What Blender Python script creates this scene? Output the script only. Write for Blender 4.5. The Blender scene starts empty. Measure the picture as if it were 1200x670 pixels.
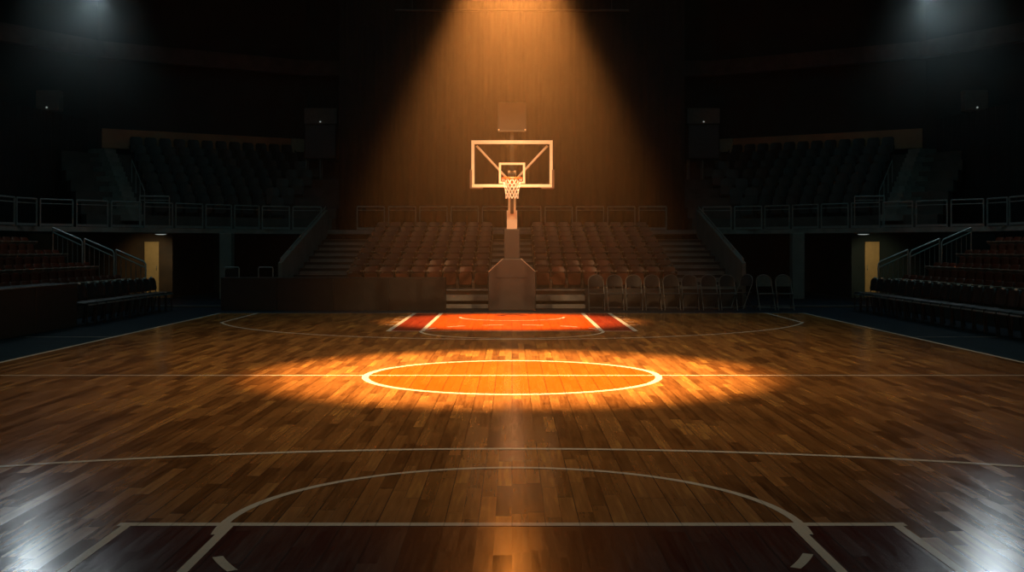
import bpy, math, random
from mathutils import Vector, Matrix
random.seed(7)
SC = bpy.context.scene
COL = SC.collection
PI = math.pi

# ------------------------------------------------------------------ camera
F = 1314.0                                   # focal length in pixels of the 1200 px wide frame
cd = bpy.data.cameras.new('camera')
cam = bpy.data.objects.new('camera', cd)
COL.objects.link(cam)
cam.location = (0, 0, 1.61)
cam.rotation_euler = (PI/2, 0, 0)
cd.sensor_width = 36.0
cd.lens = F*36.0/1200.0
cd.shift_y = -45.0/1200.0
cd.clip_end = 300
SC.camera = cam

# ------------------------------------------------------------------ world: black, filled with thin haze
HAZE = 0.0002         # thin haze everywhere in the hall
PLUME = 0.034         # haze hanging over the centre circle
w = bpy.data.worlds.new('arena_air'); SC.world = w
w.use_nodes = True
nt = w.node_tree; nt.nodes.clear()
wo = nt.nodes.new('ShaderNodeOutputWorld')
bg = nt.nodes.new('ShaderNodeBackground'); bg.inputs[0].default_value = (0, 0, 0, 1); bg.inputs[1].default_value = 0
vs = nt.nodes.new('ShaderNodeVolumeScatter'); vs.inputs['Color'].default_value = (1, 1, 1, 1)
vs.inputs['Density'].default_value = HAZE
vs.inputs['Anisotropy'].default_value = 0.0
nt.links.new(bg.outputs[0], wo.inputs['Surface']); nt.links.new(vs.outputs[0], wo.inputs['Volume'])

vsn = SC.view_settings
SC.display_settings.display_device = 'sRGB'
vsn.view_transform = 'Standard'; vsn.look = 'None'; vsn.gamma = 1.0; vsn.use_curve_mapping = False
vsn.exposure = 0.0
cy = SC.cycles
cy.use_denoising = True
cy.max_bounces = 6; cy.diffuse_bounces = 3; cy.glossy_bounces = 3; cy.transparent_max_bounces = 12
cy.volume_bounces = 1
cy.sample_clamp_indirect = 4.0

# ------------------------------------------------------------------ lights (rig lamps and added lights are tuned here)
POOL   = dict(loc=(0, 14.2, 6.15), aim=(0, 14.3, 0), power=15500, color=(1, .50, .17), angle=61, blend=.5, radius=.10)
HOOP   = dict(loc=(3.4, 21.4, 8.2), aim=(0, 26.6, 2.7), power=2600, color=(1, .55, .25), angle=25, blend=.7, radius=.12)
LANE   = dict(loc=(0, 24.2, 9.4), aim=(0, 24.4, 0), power=18000, color=(1, .52, .20), angle=37, blend=.6, radius=.12)
STREAK   = dict(loc=(0, 31.0, 8.7), aim=(0, 6.0, 0), power=250, color=(1, .27, .03), angle=44, blend=.8, radius=.20)  # added unseen spot that lays the orange streak on the near key
SEAT_FILL   = dict(loc=(0, 25.0, 9.6), aim=(0, 33.0, 1.2), power=620, color=(1, .45, .20), angle=50, blend=.8, radius=.15)  # added unseen spot that brightens the centre seats
COURT  = dict(loc=(0, 16.0, 11.2), aim=(0, 17.0, 0), power=3300, color=(1, .70, .42), angle=116, blend=.7, radius=.35, squeeze=.58)
CORNER = dict(power=200, color=(.78, .92, 1.0))
FILL  = dict(power=130, color=(.30, .90, .95))  # unseen area lights added as teal ambient fill

def aim_rot(loc, aim):
    d = Vector(aim) - Vector(loc)
    return d.to_track_quat('-Z', 'Y').to_euler()

def spot(name, loc, aim, power, color, angle, blend, radius, squeeze=1.0):
    l = bpy.data.lights.new(name, 'SPOT'); l.energy = power; l.color = color
    l.spot_size = math.radians(angle); l.spot_blend = blend; l.shadow_soft_size = radius
    o = bpy.data.objects.new(name, l); COL.objects.link(o)
    o.location = loc; o.rotation_euler = aim_rot(loc, aim); o.scale = (squeeze, 1, 1)
    return o

for sx in (-1, 1):
    l = bpy.data.lights.new('fill_light', 'AREA'); l.energy = FILL['power']; l.color = FILL['color']
    l.shape = 'RECTANGLE'; l.size = 12; l.size_y = 30
    o = bpy.data.objects.new('fill_light', l); COL.objects.link(o); o.location = (sx*9, 22, 11.7)

# ------------------------------------------------------------------ materials
def mat(name, color, rough=.5, metal=0.0, spec=.5, noise=0.0, nscale=8.0, coat=0.0, bump=0.0):
    m = bpy.data.materials.new(name); m.use_nodes = True
    t = m.node_tree; b = t.nodes['Principled BSDF']
    b.inputs['Roughness'].default_value = rough; b.inputs['Metallic'].default_value = metal
    b.inputs['Specular IOR Level'].default_value = spec
    b.inputs['Coat Weight'].default_value = coat
    c = (*color, 1)
    b.inputs['Base Color'].default_value = c
    if noise or bump:
        tc = t.nodes.new('ShaderNodeTexCoord'); n = t.nodes.new('ShaderNodeTexNoise')
        n.inputs['Scale'].default_value = nscale; n.inputs['Detail'].default_value = 4
        t.links.new(tc.outputs['Object'], n.inputs['Vector'])
        r = t.nodes.new('ShaderNodeValToRGB')
        r.color_ramp.elements[0].position = .3; r.color_ramp.elements[1].position = .7
        r.color_ramp.elements[0].color = (*[x*(1-noise) for x in color], 1)
        r.color_ramp.elements[1].color = (*[min(1, x*(1+noise)) for x in color], 1)
        t.links.new(n.outputs['Fac'], r.inputs[0]); t.links.new(r.outputs[0], b.inputs['Base Color'])
        if bump:
            bp = t.nodes.new('ShaderNodeBump'); bp.inputs['Strength'].default_value = bump; bp.inputs['Distance'].default_value = .01
            t.links.new(n.outputs['Fac'], bp.inputs['Height']); t.links.new(bp.outputs[0], b.inputs['Normal'])
    return m

def emit(name, color, strength):
    m = bpy.data.materials.new(name); m.use_nodes = True
    b = m.node_tree.nodes['Principled BSDF']
    b.inputs['Base Color'].default_value = (*color, 1)
    b.inputs['Emission Color'].default_value = (*color, 1); b.inputs['Emission Strength'].default_value = strength
    return m

def N(t, kind, **kw):
    n = t.nodes.new(kind)
    for k, v in kw.items(): setattr(n, k, v)
    return n

def math_node(t, op, a, b=None):
    n = t.nodes.new('ShaderNodeMath'); n.operation = op
    for i, v in enumerate((a, b)):
        if v is None: continue
        if isinstance(v, (int, float)): n.inputs[i].default_value = v
        else: t.links.new(v, n.inputs[i])
    return n.outputs[0]

def court_material(name, paint=None, line=False):
    """Lacquered maple strips running along Y; paint / line are colours put over the same boards."""
    m = bpy.data.materials.new(name); m.use_nodes = True
    t = m.node_tree; b = t.nodes['Principled BSDF']; L = t.links
    tc = N(t, 'ShaderNodeTexCoord'); sep = N(t, 'ShaderNodeSeparateXYZ'); L.new(tc.outputs['Object'], sep.inputs[0])
    W = .098
    xr = math_node(t, 'DIVIDE', sep.outputs[0], W)
    row = math_node(t, 'FLOOR', xr)
    fx = math_node(t, 'FRACT', xr)
    wn = N(t, 'ShaderNodeTexWhiteNoise', noise_dimensions='1D'); L.new(row, wn.inputs['W'])
    ys = math_node(t, 'ADD', math_node(t, 'DIVIDE', sep.outputs[1], .85), math_node(t, 'MULTIPLY', wn.outputs['Value'], 7.0))
    col = math_node(t, 'FLOOR', ys); fy = math_node(t, 'FRACT', ys)
    cmb = N(t, 'ShaderNodeCombineXYZ'); L.new(row, cmb.inputs[0]); L.new(col, cmb.inputs[1])
    wn2 = N(t, 'ShaderNodeTexWhiteNoise', noise_dimensions='2D'); L.new(cmb.outputs[0], wn2.inputs['Vector'])
    # grain
    mp = N(t, 'ShaderNodeMapping'); mp.inputs['Scale'].default_value = (38, 2.2, 1); L.new(tc.outputs['Object'], mp.inputs[0])
    add = N(t, 'ShaderNodeVectorMath', operation='ADD'); L.new(mp.outputs[0], add.inputs[0]); L.new(wn2.outputs['Color'], add.inputs[1])
    gr = N(t, 'ShaderNodeTexNoise'); gr.inputs['Scale'].default_value = 1.0; gr.inputs['Detail'].default_value = 5; L.new(add.outputs[0], gr.inputs['Vector'])
    # broad wear
    wr = N(t, 'ShaderNodeTexNoise'); wr.inputs['Scale'].default_value = .9; wr.inputs['Detail'].default_value = 3; L.new(tc.outputs['Object'], wr.inputs['Vector'])
    v = math_node(t, 'ADD', math_node(t, 'MULTIPLY', wn2.outputs['Value'], .42), math_node(t, 'MULTIPLY', gr.outputs['Fac'], .58))
    v = math_node(t, 'ADD', v, math_node(t, 'MULTIPLY', wr.outputs['Fac'], .36))
    ramp = N(t, 'ShaderNodeValToRGB'); L.new(v, ramp.inputs[0])
    e = ramp.color_ramp.elements
    e[0].position = .22; e[0].color = (.050, .021, .005, 1)
    e[1].position = 1.05; e[1].color = (.48, .25, .055, 1)
    for p, c in ((.42, (.140, .058, .016, 1)), (.62, (.248, .108, .029, 1)), (.85, (.345, .158, .043, 1))):
        q = e.new(p); q.color = c
    # joints: thin between strips, wider every second strip, and butt ends
    j1 = math_node(t, 'LESS_THAN', math_node(t, 'MINIMUM', fx, math_node(t, 'SUBTRACT', 1.0, fx)), .020)
    x2 = math_node(t, 'FRACT', math_node(t, 'DIVIDE', sep.outputs[0], 2*W))
    j2 = math_node(t, 'LESS_THAN', math_node(t, 'MINIMUM', x2, math_node(t, 'SUBTRACT', 1.0, x2)), .020)
    j3 = math_node(t, 'LESS_THAN', math_node(t, 'MINIMUM', fy, math_node(t, 'SUBTRACT', 1.0, fy)), .004)
    j = math_node(t, 'MINIMUM', 1.0, math_node(t, 'ADD', math_node(t, 'ADD', math_node(t, 'MULTIPLY', j1, .35), math_node(t, 'MULTIPLY', j2, .75)), math_node(t, 'MULTIPLY', j3, .5)))
    base = ramp.outputs[0]
    if paint is not None:
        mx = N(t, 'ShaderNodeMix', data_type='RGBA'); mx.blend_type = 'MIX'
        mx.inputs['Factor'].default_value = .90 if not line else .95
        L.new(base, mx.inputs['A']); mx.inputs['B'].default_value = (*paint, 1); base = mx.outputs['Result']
    dk = N(t, 'ShaderNodeMix', data_type='RGBA'); dk.blend_type = 'MIX'
    L.new(math_node(t, 'MULTIPLY', j, .35 if line else .85), dk.inputs['Factor']); L.new(base, dk.inputs['A']); dk.inputs['B'].default_value = (.02, .009, .004, 1)
    L.new(dk.outputs['Result'], b.inputs['Base Color'])
    # lacquer
    rg = math_node(t, 'ADD', .085, math_node(t, 'MULTIPLY', gr.outputs['Fac'], .14))
    rg = math_node(t, 'ADD', rg, math_node(t, 'MULTIPLY', wn2.outputs['Value'], .05))
    L.new(rg, b.inputs['Roughness'])
    b.inputs['Specular IOR Level'].default_value = .42
    # each board lies a hair out of true
    geo = N(t, 'ShaderNodeNewGeometry')
    sb = N(t, 'ShaderNodeVectorMath', operation='SUBTRACT'); L.new(wn2.outputs['Color'], sb.inputs[0]); sb.inputs[1].default_value = (.5, .5, .5)
    ml = N(t, 'ShaderNodeVectorMath', operation='MULTIPLY'); L.new(sb.outputs[0], ml.inputs[0]); ml.inputs[1].default_value = (.011, .009, 0)
    ad = N(t, 'ShaderNodeVectorMath', operation='ADD'); L.new(geo.outputs['Normal'], ad.inputs[0]); L.new(ml.outputs[0], ad.inputs[1])
    nm = N(t, 'ShaderNodeVectorMath', operation='NORMALIZE'); L.new(ad.outputs[0], nm.inputs[0])
    bp = N(t, 'ShaderNodeBump'); bp.inputs['Strength'].default_value = .05; bp.inputs['Distance'].default_value = .004
    L.new(gr.outputs['Fac'], bp.inputs['Height']); L.new(nm.outputs[0], bp.inputs['Normal'])
    L.new(bp.outputs[0], b.inputs['Normal'])
    return m

M = {}
M['wood'] = court_material('maple_court')
M['red'] = court_material('red_key_paint', (.30, .030, .012))
M['red_unlit'] = court_material('unlit_red_key_paint', (.075, .009, .003))  # red key paint darkened in colour for the unlit near key
M['orange'] = court_material('orange_key_paint', (.66, .090, .005))
M['white'] = court_material('white_line_paint', (.78, .76, .70), True)
M['apron'] = mat('navy_apron', (.005, .017, .028), .7, spec=.06, noise=.25, nscale=3)
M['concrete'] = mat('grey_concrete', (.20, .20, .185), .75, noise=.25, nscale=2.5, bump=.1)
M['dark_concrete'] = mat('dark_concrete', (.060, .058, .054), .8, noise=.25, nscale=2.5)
M['parapet'] = mat('parapet_panel', (.17, .175, .16), .6, noise=.15, nscale=2)
M['black_wall'] = mat('black_wall', (.007, .020, .021), .8, noise=.3, nscale=1.2)
M['ceiling'] = mat('black_ceiling', (.006, .013, .014), .9, noise=.3, nscale=.8)
M['wood_wall'] = mat('brown_wood_wall', (.060, .033, .014), .6, noise=.3, nscale=3)
M['fascia'] = mat('brown_fascia', (.30, .19, .10), .7, noise=.2, nscale=1.0)
M['fascia_end'] = mat('pale_fascia_end', (.42, .33, .22), .7, noise=.1)
M['mustard'] = mat('mustard_door', (.50, .34, .14), .55, noise=.08)
M['steel'] = mat('brushed_steel', (.42, .45, .45), .38, .8, noise=.1, nscale=20)
M['rail'] = mat('grey_rail', (.23, .27, .27), .40, .35, noise=.1, nscale=15)
M['seat_red'] = mat('seat_plastic', (.092, .030, .015), .32, noise=.15, nscale=6)
M['seat_stand'] = mat('bleacher_seat_plastic', (.125, .032, .016), .32, noise=.15, nscale=6)
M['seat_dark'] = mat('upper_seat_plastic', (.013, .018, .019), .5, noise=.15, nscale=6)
M['seat_frame'] = mat('seat_frame', (.20, .16, .13), .35, .4, noise=.1)
M['chrome'] = mat('pale_cap', (.85, .88, .86), .3, noise=.05)
M['arm'] = mat('glint_armrest', (.30, .235, .18), .45, noise=.3, nscale=9)  # paled in colour to stand for glints of light between the seats
M['black_vinyl'] = mat('black_vinyl', (.016, .020, .024), .40, noise=.2, nscale=10)
M['teal_vinyl'] = mat('teal_chair_panel', (.060, .095, .095), .45, noise=.15, nscale=10)
M['black_metal'] = mat('black_metal', (.035, .040, .042), .35, .5, noise=.1)
M['chair_tube'] = mat('chair_tube', (.16, .17, .165), .35, .6, noise=.1)
M['skirt'] = mat('black_table_board', (.015, .017, .016), .6, noise=.2, nscale=4)
M['pad'] = mat('charcoal_padding', (.031, .026, .026), .6, noise=.12, nscale=5, bump=.05)
M['piping'] = mat('pale_piping', (.50, .42, .36), .5, noise=.1)
M['board_frame'] = mat('white_board_frame', (.62, .54, .44), .40, noise=.05)
M['boom'] = mat('cream_steel', (.66, .50, .34), .40, noise=.08)
M['rim'] = mat('orange_rim', (.58, .105, .012), .35, noise=.08)
M['net'] = mat('white_cord', (.85, .82, .76), .8, noise=.05, nscale=60)
M['brown_pad'] = mat('brown_edge_pad', (.085, .045, .030), .6, noise=.1)
M['curtain'] = mat('charcoal_curtain', (.009, .008, .007), .9, noise=.2, nscale=3)
M['drape'] = mat('black_drape', (.007, .008, .009), .95, noise=.2, nscale=3)
M['clock'] = mat('clock_case', (.030, .024, .018), .5, noise=.1)
M['clock_face'] = mat('clock_face', (.040, .028, .019), .45, noise=.1)
M['cabinet'] = mat('black_cabinet', (.010, .011, .012), .7, noise=.2)
M['grey_box'] = mat('grey_box', (.085, .085, .070), .6, noise=.15)
M['lamp_body'] = mat('lamp_housing', (.03, .03, .03), .5, .3, noise=.1)
M['lens_warm'] = emit('warm_lens', (1, .50, .15), 300)
M['lens_dim'] = emit('dim_warm_lens', (1, .62, .3), 5)
M['lens_cool'] = emit('cool_lens', (.85, .95, 1.0), 40)
M['pinlight'] = emit('pin_light', (.9, .95, .9), .2)
M['tunnel_lamp'] = emit('tunnel_lamp', (.85, .95, .9), .35)
g = bpy.data.materials.new('clear_glass'); g.use_nodes = True
t = g.node_tree; t.nodes.clear()
go = t.nodes.new('ShaderNodeOutputMaterial'); gm = t.nodes.new('ShaderNodeMixShader'); gt = t.nodes.new('ShaderNodeBsdfTransparent'); gg = t.nodes.new('ShaderNodeBsdfGlossy')
gt.inputs[0].default_value = (.95, .95, .95, 1); gg.inputs['Roughness'].default_value = .08; gg.inputs[0].default_value = (1, 1, 1, 1)
gm.inputs[0].default_value = .035
t.links.new(gt.outputs[0], gm.inputs[1]); t.links.new(gg.outputs[0], gm.inputs[2]); t.links.new(gm.outputs[0], go.inputs[0])
M['glass'] = g

# ------------------------------------------------------------------ mesh helpers
class MB:
    def __init__(s): s.v = []; s.f = []; s.m = []; s.s = []
    def add(s, vs, fs, mi=0, smooth=False):
        o = len(s.v); s.v += [tuple(v) for v in vs]
        for f in fs: s.f.append(tuple(i+o for i in f)); s.m.append(mi); s.s.append(smooth)
        return s
    def box(s, c, d, rz=0.0, rx=0.0, ry=0.0, mi=0):
        R = Matrix.Rotation(rz, 3, 'Z') @ Matrix.Rotation(rx, 3, 'X') @ Matrix.Rotation(ry, 3, 'Y')
        C = Vector(c); vs = []
        for x in (-.5, .5):
            for y in (-.5, .5):
                for z in (-.5, .5): vs.append(C + R @ Vector((x*d[0], y*d[1], z*d[2])))
        return s.add(vs, [(0,1,3,2), (4,6,7,5), (0,4,5,1), (2,3,7,6), (0,2,6,4), (1,5,7,3)], mi)
    def bar(s, a, b, wd, ht, mi=0):
        """Rectangular bar from a to b; ht is measured in the vertical plane."""
        a, b = Vector(a), Vector(b); d = (b-a).normalized()
        side = d.cross(Vector((0, 0, 1)))
        side = Vector((1, 0, 0)) if side.length < 1e-4 else side.normalized()
        up = side.cross(d).normalized()
        vs = []
        for p in (a, b):
            for i, j in ((-1,-1), (1,-1), (1,1), (-1,1)): vs.append(p + side*(i*wd/2) + up*(j*ht/2))
        return s.add(vs, [(0,3,2,1), (4,5,6,7), (0,1,5,4), (1,2,6,5), (2,3,7,6), (3,0,4,7)], mi)
    def tube(s, pts, r, n=8, closed=False, mi=0):
        P = [Vector(p) for p in pts]; k = len(P); rings = []
        prev = None
        for i, p in enumerate(P):
            if closed: d = P[(i+1) % k] - P[i-1]
            else: d = P[min(i+1, k-1)] - P[max(i-1, 0)]
            d.normalize()
            if prev is None:
                u = d.cross(Vector((0, 0, 1)))
                if u.length < 1e-3: u = d.cross(Vector((1, 0, 0)))
            else:
                u = prev - d*prev.dot(d)
            u.normalize(); prev = u.copy(); v = d.cross(u)
            rings.append([p + (u*math.cos(2*PI*j/n) + v*math.sin(2*PI*j/n))*r for j in range(n)])
        vs = [q for rg in rings for q in rg]; fs = []
        for i in range(k if closed else k-1):
            a = i*n; b = ((i+1) % k)*n
            for j in range(n): fs.append((a+j, a+(j+1) % n, b+(j+1) % n, b+j))
        s.add(vs, fs, mi, True)
        if not closed:
            s.add(rings[0], [tuple(range(n))[::-1]], mi); s.add(rings[-1], [tuple(range(n))], mi)
        return s
    def extrude(s, poly, vec, mi=0):
        n = len(poly); A = [Vector(p) for p in poly]; vec = Vector(vec); B = [p+vec for p in A]
        fs = [tuple(range(n))[::-1], tuple(range(n, 2*n))] + [(i, (i+1) % n, n+(i+1) % n, n+i) for i in range(n)]
        return s.add(A+B, fs, mi)
    def lathe(s, prof, c=(0, 0, 0), n=16, R=None, mi=0):
        C = Vector(c); vs = []
        for r, z in prof:
            for j in range(n):
                p = Vector((r*math.cos(2*PI*j/n), r*math.sin(2*PI*j/n), z))
                vs.append(C + (R @ p if R else p))
        k = len(prof); fs = []
        for i in range(k-1):
            for j in range(n): fs.append((i*n+j, i*n+(j+1) % n, (i+1)*n+(j+1) % n, (i+1)*n+j))
        s.add(vs, fs, mi, True)
        if prof[0][0] > 1e-5: s.add(vs[:n], [tuple(range(n))[::-1]], mi)
        if prof[-1][0] > 1e-5: s.add(vs[-n:], [tuple(range(n))], mi)
        return s
    def panel(s, width, z0, z1, th, curve=0.0, rt=.06, rb=.02, y=0.0, tilt=0.0, nx=10, nz=5, mi=0):
        """Upright rounded panel facing -Y, dished by curve, leaning back by tilt (per metre of height)."""
        fr = []; bk = []
        for i in range(nx+1):
            u = -1 + 2*i/nx; x = u*width/2
            e = max(0.0, abs(x) - (width/2-rt)); top = z1 - (rt - math.sqrt(max(0, rt*rt-e*e)))
            e2 = max(0.0, abs(x) - (width/2-rb)); bot = z0 + (rb - math.sqrt(max(0, rb*rb-e2*e2)))
            for k in range(nz+1):
                z = bot + (top-bot)*k/nz
                yy = y - curve*u*u + tilt*(z-z0)
                fr.append((x, yy, z)); bk.append((x, yy+th, z))
        n = len(fr); W_ = nz+1; fs = []
        for i in range(nx):
            for k in range(nz):
                a = i*W_+k; b = a+W_
                fs.append((a, b, b+1, a+1)); fs.append((n+a, n+a+1, n+b+1, n+b))
        for i in range(nx):
            a = i*W_; b = a+W_; fs.append((a, n+a, n+b, b))
            a += nz; b += nz; fs.append((a, b, n+b, n+a))
        for k in range(nz):
            fs.append((k, k+1, n+k+1, n+k)); q = nx*W_+k; fs.append((q, n+q, n+q+1, q+1))
        return s.add(fr+bk, fs, mi, False)
    def build(s, name, mats, parent=None, bevel=0.0, seg=2, loc=None):
        me = bpy.data.meshes.new(name); me.from_pydata(s.v, [], s.f)
        if not isinstance(mats, (list, tuple)): mats = [mats]
        for m_ in mats: me.materials.append(m_)
        for p, mi, sm in zip(me.polygons, s.m, s.s): p.material_index = mi; p.use_smooth = sm
        me.update()
        o = bpy.data.objects.new(name, me); COL.objects.link(o)
        if parent: o.parent = parent
        if loc: o.location = loc
        if bevel:
            b = o.modifiers.new('soft_edges', 'BEVEL'); b.width = bevel; b.segments = seg; b.limit_method = 'ANGLE'; b.angle_limit = .6
        return o

def tag(o, label, cat, group=None, kind=None):
    o['label'] = label; o['category'] = cat
    if group: o['group'] = group
    if kind: o['kind'] = kind
    return o
def thing(name, label, cat, loc=(0, 0, 0), rz=0.0, group=None):
    o = bpy.data.objects.new(name, None); COL.objects.link(o); o.empty_display_size = .1
    o.location = loc; o.rotation_euler = (0, 0, rz)
    return tag(o, label, cat, group)
def struct(mb, name, m, label=None, cat=None, bevel=0.0):
    o = mb.build(name, m, None, bevel); o['kind'] = 'structure'
    if label: o['label'] = label; o['category'] = cat
    return o
def dup(root, loc, rz, label, group=None):
    r = root.copy(); COL.objects.link(r); r.location = loc; r.rotation_euler = (0, 0, rz); r['label'] = label
    if group: r['group'] = group
    for ch in root.children:
        c = ch.copy(); COL.objects.link(c); c.parent = r
        for g_ in ch.children:
            d = g_.copy(); COL.objects.link(d); d.parent = c
    return r
ORD = ['zeroth', 'first', 'second', 'third', 'fourth', 'fifth', 'sixth', 'seventh', 'eighth', 'ninth', 'tenth', 'eleventh', 'twelfth', 'thirteenth',
       'fourteenth', 'fifteenth', 'sixteenth', 'seventeenth', 'eighteenth', 'nineteenth', 'twentieth', 'twenty-first', 'twenty-second', 'twenty-third', 'twenty-fourth']

# ------------------------------------------------------------------ the floor: navy apron and the lacquered court
mb = MB(); mb.box((0, 18, -.1), (56, 70, .2)); struct(mb, 'floor', M['apron'], 'dark navy arena floor around the court', 'floor')

HW, YF, YN = 7.17, 27.36, -3.0              # half width, far edge, near edge
TOP = .012
mb = MB()
mb.box((0, (YF+YN)/2, TOP/2), (2*HW, YF-YN, TOP), mi=0)
ZP, ZO, ZL = TOP+.0006, TOP+.0009, TOP+.0014
def flat(poly, z, mi): mb.add([(x, y, z) for x, y in poly], [tuple(range(len(poly)))], mi)
NSTRIP = [0]
def strip(pts, wd, mi=3, z=ZL, closed=False):
    z += NSTRIP[0]*.00004; NSTRIP[0] += 1
    P = [Vector((x, y)) for x, y in pts]; k = len(P); l = []; r = []
    for i in range(k):
        if closed: d = P[(i+1) % k]-P[i-1]
        else: d = P[min(i+1, k-1)]-P[max(i-1, 0)]
        d.normalize(); n = Vector((-d.y, d.x)); l.append(P[i]+n*wd/2); r.append(P[i]-n*wd/2)
    vs = [(p.x, p.y, z) for p in l] + [(p.x, p.y, z) for p in r]
    mb.add(vs, [(i, k+i, k+(i+1) % k, (i+1) % k) for i in range(k if closed else k-1)], mi)
def arc(cx, cy_, r, a0, a1, n=48): return [(cx+r*math.cos(a0+(a1-a0)*i/n), cy_+r*math.sin(a0+(a1-a0)*i/n)) for i in range(n+1)]
rad = math.radians
# painted keys and circle
flat([(-2.40, 21.46), (2.40, 21.46), (2.40, YF), (-2.40, YF)], ZP, 1)
flat([(-1.72, 21.46), (1.72, 21.46), (1.72, YF), (-1.72, YF)], ZO, 2)
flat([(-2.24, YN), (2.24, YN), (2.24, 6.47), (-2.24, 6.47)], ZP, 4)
flat(arc(0, 14.02, 1.80, 0, 2*PI, 96)[:-1], ZO, 2)
# side lines, baseline, half-way line, centre circle
for sx in (-1, 1): strip([(sx*7.12, YN), (sx*7.12, YF)], .07)
strip([(-7.15, 27.31), (7.15, 27.31)], .05)
strip([(-7.12, 14.02), (7.12, 14.02)], .055)
strip(arc(0, 14.02, 1.82, 0, 2*PI, 128)[:-1], .085, closed=True)
# far key, free-throw arc, restricted arc, dashes, three-point line
for sx in (-1, 1):
    strip([(sx*2.37, 21.42), (sx*2.37, YF)], .09)
    strip([(sx*1.72, 21.42), (sx*1.72, YF)], .09)
    for yy in (23.2, 24.1, 25.0, 25.9): strip([(sx*2.40, yy), (sx*2.62, yy)], .06)
    strip([(sx*6.20, YF), (sx*6.20, 23.88)], .065)
strip([(-2.41, 21.46), (2.41, 21.46)], .06)
strip(arc(0, 21.46, 1.74, PI, 2*PI), .06)
for k in range(6): strip(arc(0, 21.46, 1.72, rad(12+k*28), rad(12+k*28+15), 6), .06)
strip(arc(0, 25.75, 1.19, PI, 2*PI), .06)
a3 = math.atan2(23.90-26.06, 6.20)
strip(arc(0, 26.06, 6.56, a3, -PI-a3, 80), .06)
# near key, free-throw circle, dashes, three-point line
strip([(-2.27, 6.47), (2.27, 6.47)], .075)
for sx in (-1, 1):
    strip([(sx*2.215, YN), (sx*2.215, 6.47)], .055)
    strip([(sx*1.625, YN), (sx*1.625, 6.47)], .055)
strip(arc(0, 6.47, 1.665, rad(-8), rad(188), 72), .055)
for k in range(5):
    a = rad(-22 - k*31); strip(arc(0, 6.47, 1.665, a, a-rad(10), 6), .055)
strip(arc(0, -1.10, 10.0, rad(35), rad(145), 80), .065)
struct(mb, 'floor.001', [M['wood'], M['red'], M['orange'], M['white'], M['red_unlit']], 'lacquered wooden basketball court with white lines', 'floor')
# short pale team-area lines on the apron
for sx, wd in ((-1, .05), (1, .03)):
    mb = MB(); mb.box((sx*8.0, 20.2, .002), (1.55, wd, .004)); struct(mb, 'trim_1' if sx < 0 else 'trim_2', M['parapet'])

# ------------------------------------------------------------------ room shell
FB = [(-6.3, 46.2), (-8.4, 46.0), (-15.4, 41.7), (-19.0, 36.0), (-20.0, 18.0)]     # line of the back wall of the bowl
DK = [(-6.3, 37.5), (-8.0, 36.9), (-12.0, 32.4), (-13.35, 30.9), (-13.6, 18.0)]    # front edge of the raised walkway
DB = [(-6.3, 39.2), (-8.6, 38.4), (-12.0, 34.7), (-15.0, 31.6), (-15.2, 18.0)]     # rear edge of the raised walkway
CEIL = 12.2
mb = MB(); mb.box((0, 18, CEIL+.1), (56, 70, .2)); struct(mb, 'ceiling', M['ceiling'])
for nm, c, d in (('wall_left', (-22.1, 18, 6), (.2, 70, 13)), ('wall_right', (22.1, 18, 6), (.2, 70, 13)), ('wall_front', (0, -10.1, 6), (46, .2, 13))):
    mb = MB(); mb.box(c, d); struct(mb, nm, M['black_wall'])
def sweep(poly, z0, z1, th, sx):
    """Vertical band following a plan polyline."""
    b = MB(); P = [Vector((sx*x, y)) for x, y in poly]; k = len(P); fr = []; bk = []
    for i in range(k):
        d = (P[min(i+1, k-1)]-P[max(i-1, 0)]).normalized(); n = Vector((-d.y, d.x))
        if n.dot(Vector((0, 20))-P[i]) > 0: n = -n
        fr.append(P[i]); bk.append(P[i]+n*th)
    vs = [(p.x, p.y, z) for z in (z0, z1) for p in fr] + [(p.x, p.y, z) for z in (z0, z1) for p in bk]
    fs = []
    for i in range(k-1):
        fs += [(i, i+1, k+i+1, k+i), (2*k+i, 3*k+i, 3*k+i+1, 2*k+i+1), (k+i, k+i+1, 3*k+i+1, 3*k+i), (i, 2*k+i, 2*k+i+1, i+1)]
    fs += [(0, k, 3*k, 2*k), (k-1, 2*k+k-1, 3*k+k-1, 2*k-1)]
    return b.add(vs, fs)
mb = MB()
mb.box((0, 46.4, 6), (13, .25, 13)); struct(mb, 'wall_back', M['black_wall'])
for sx, side in ((-1, 'left'), (1, 'right')):
    struct(sweep(FB, 0, CEIL, .2, sx), 'wall_back_'+side, M['black_wall'])
    inner = [(x*.985, y-.22) for x, y in FB[1:3]]
    struct(sweep(inner, 5.30, 6.02, .10, sx), 'trim_3' if sx < 0 else 'trim_4', M['fascia'], 'brown timber fascia band behind the upper seats, %s side' % side, 'fascia')
    p0 = inner[0]; p1 = (inner[0][0]-.62, inner[0][1]-.40)
    struct(sweep([(p0[0]+.02, p0[1]-.09), (p1[0], p1[1]-.09)], 5.30, 6.02, .06, sx), 'trim_5' if sx < 0 else 'trim_6', M['fascia_end'])
    ring = [(-3.2, 45.6), (-8.2, 45.2), (-14.9, 41.0), (-18.3, 35.6), (-19.2, 18.0)]
    struct(sweep(ring, 8.55, 9.15, .4, sx), 'trim_7' if sx < 0 else 'trim_8', M['dark_concrete'])

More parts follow.
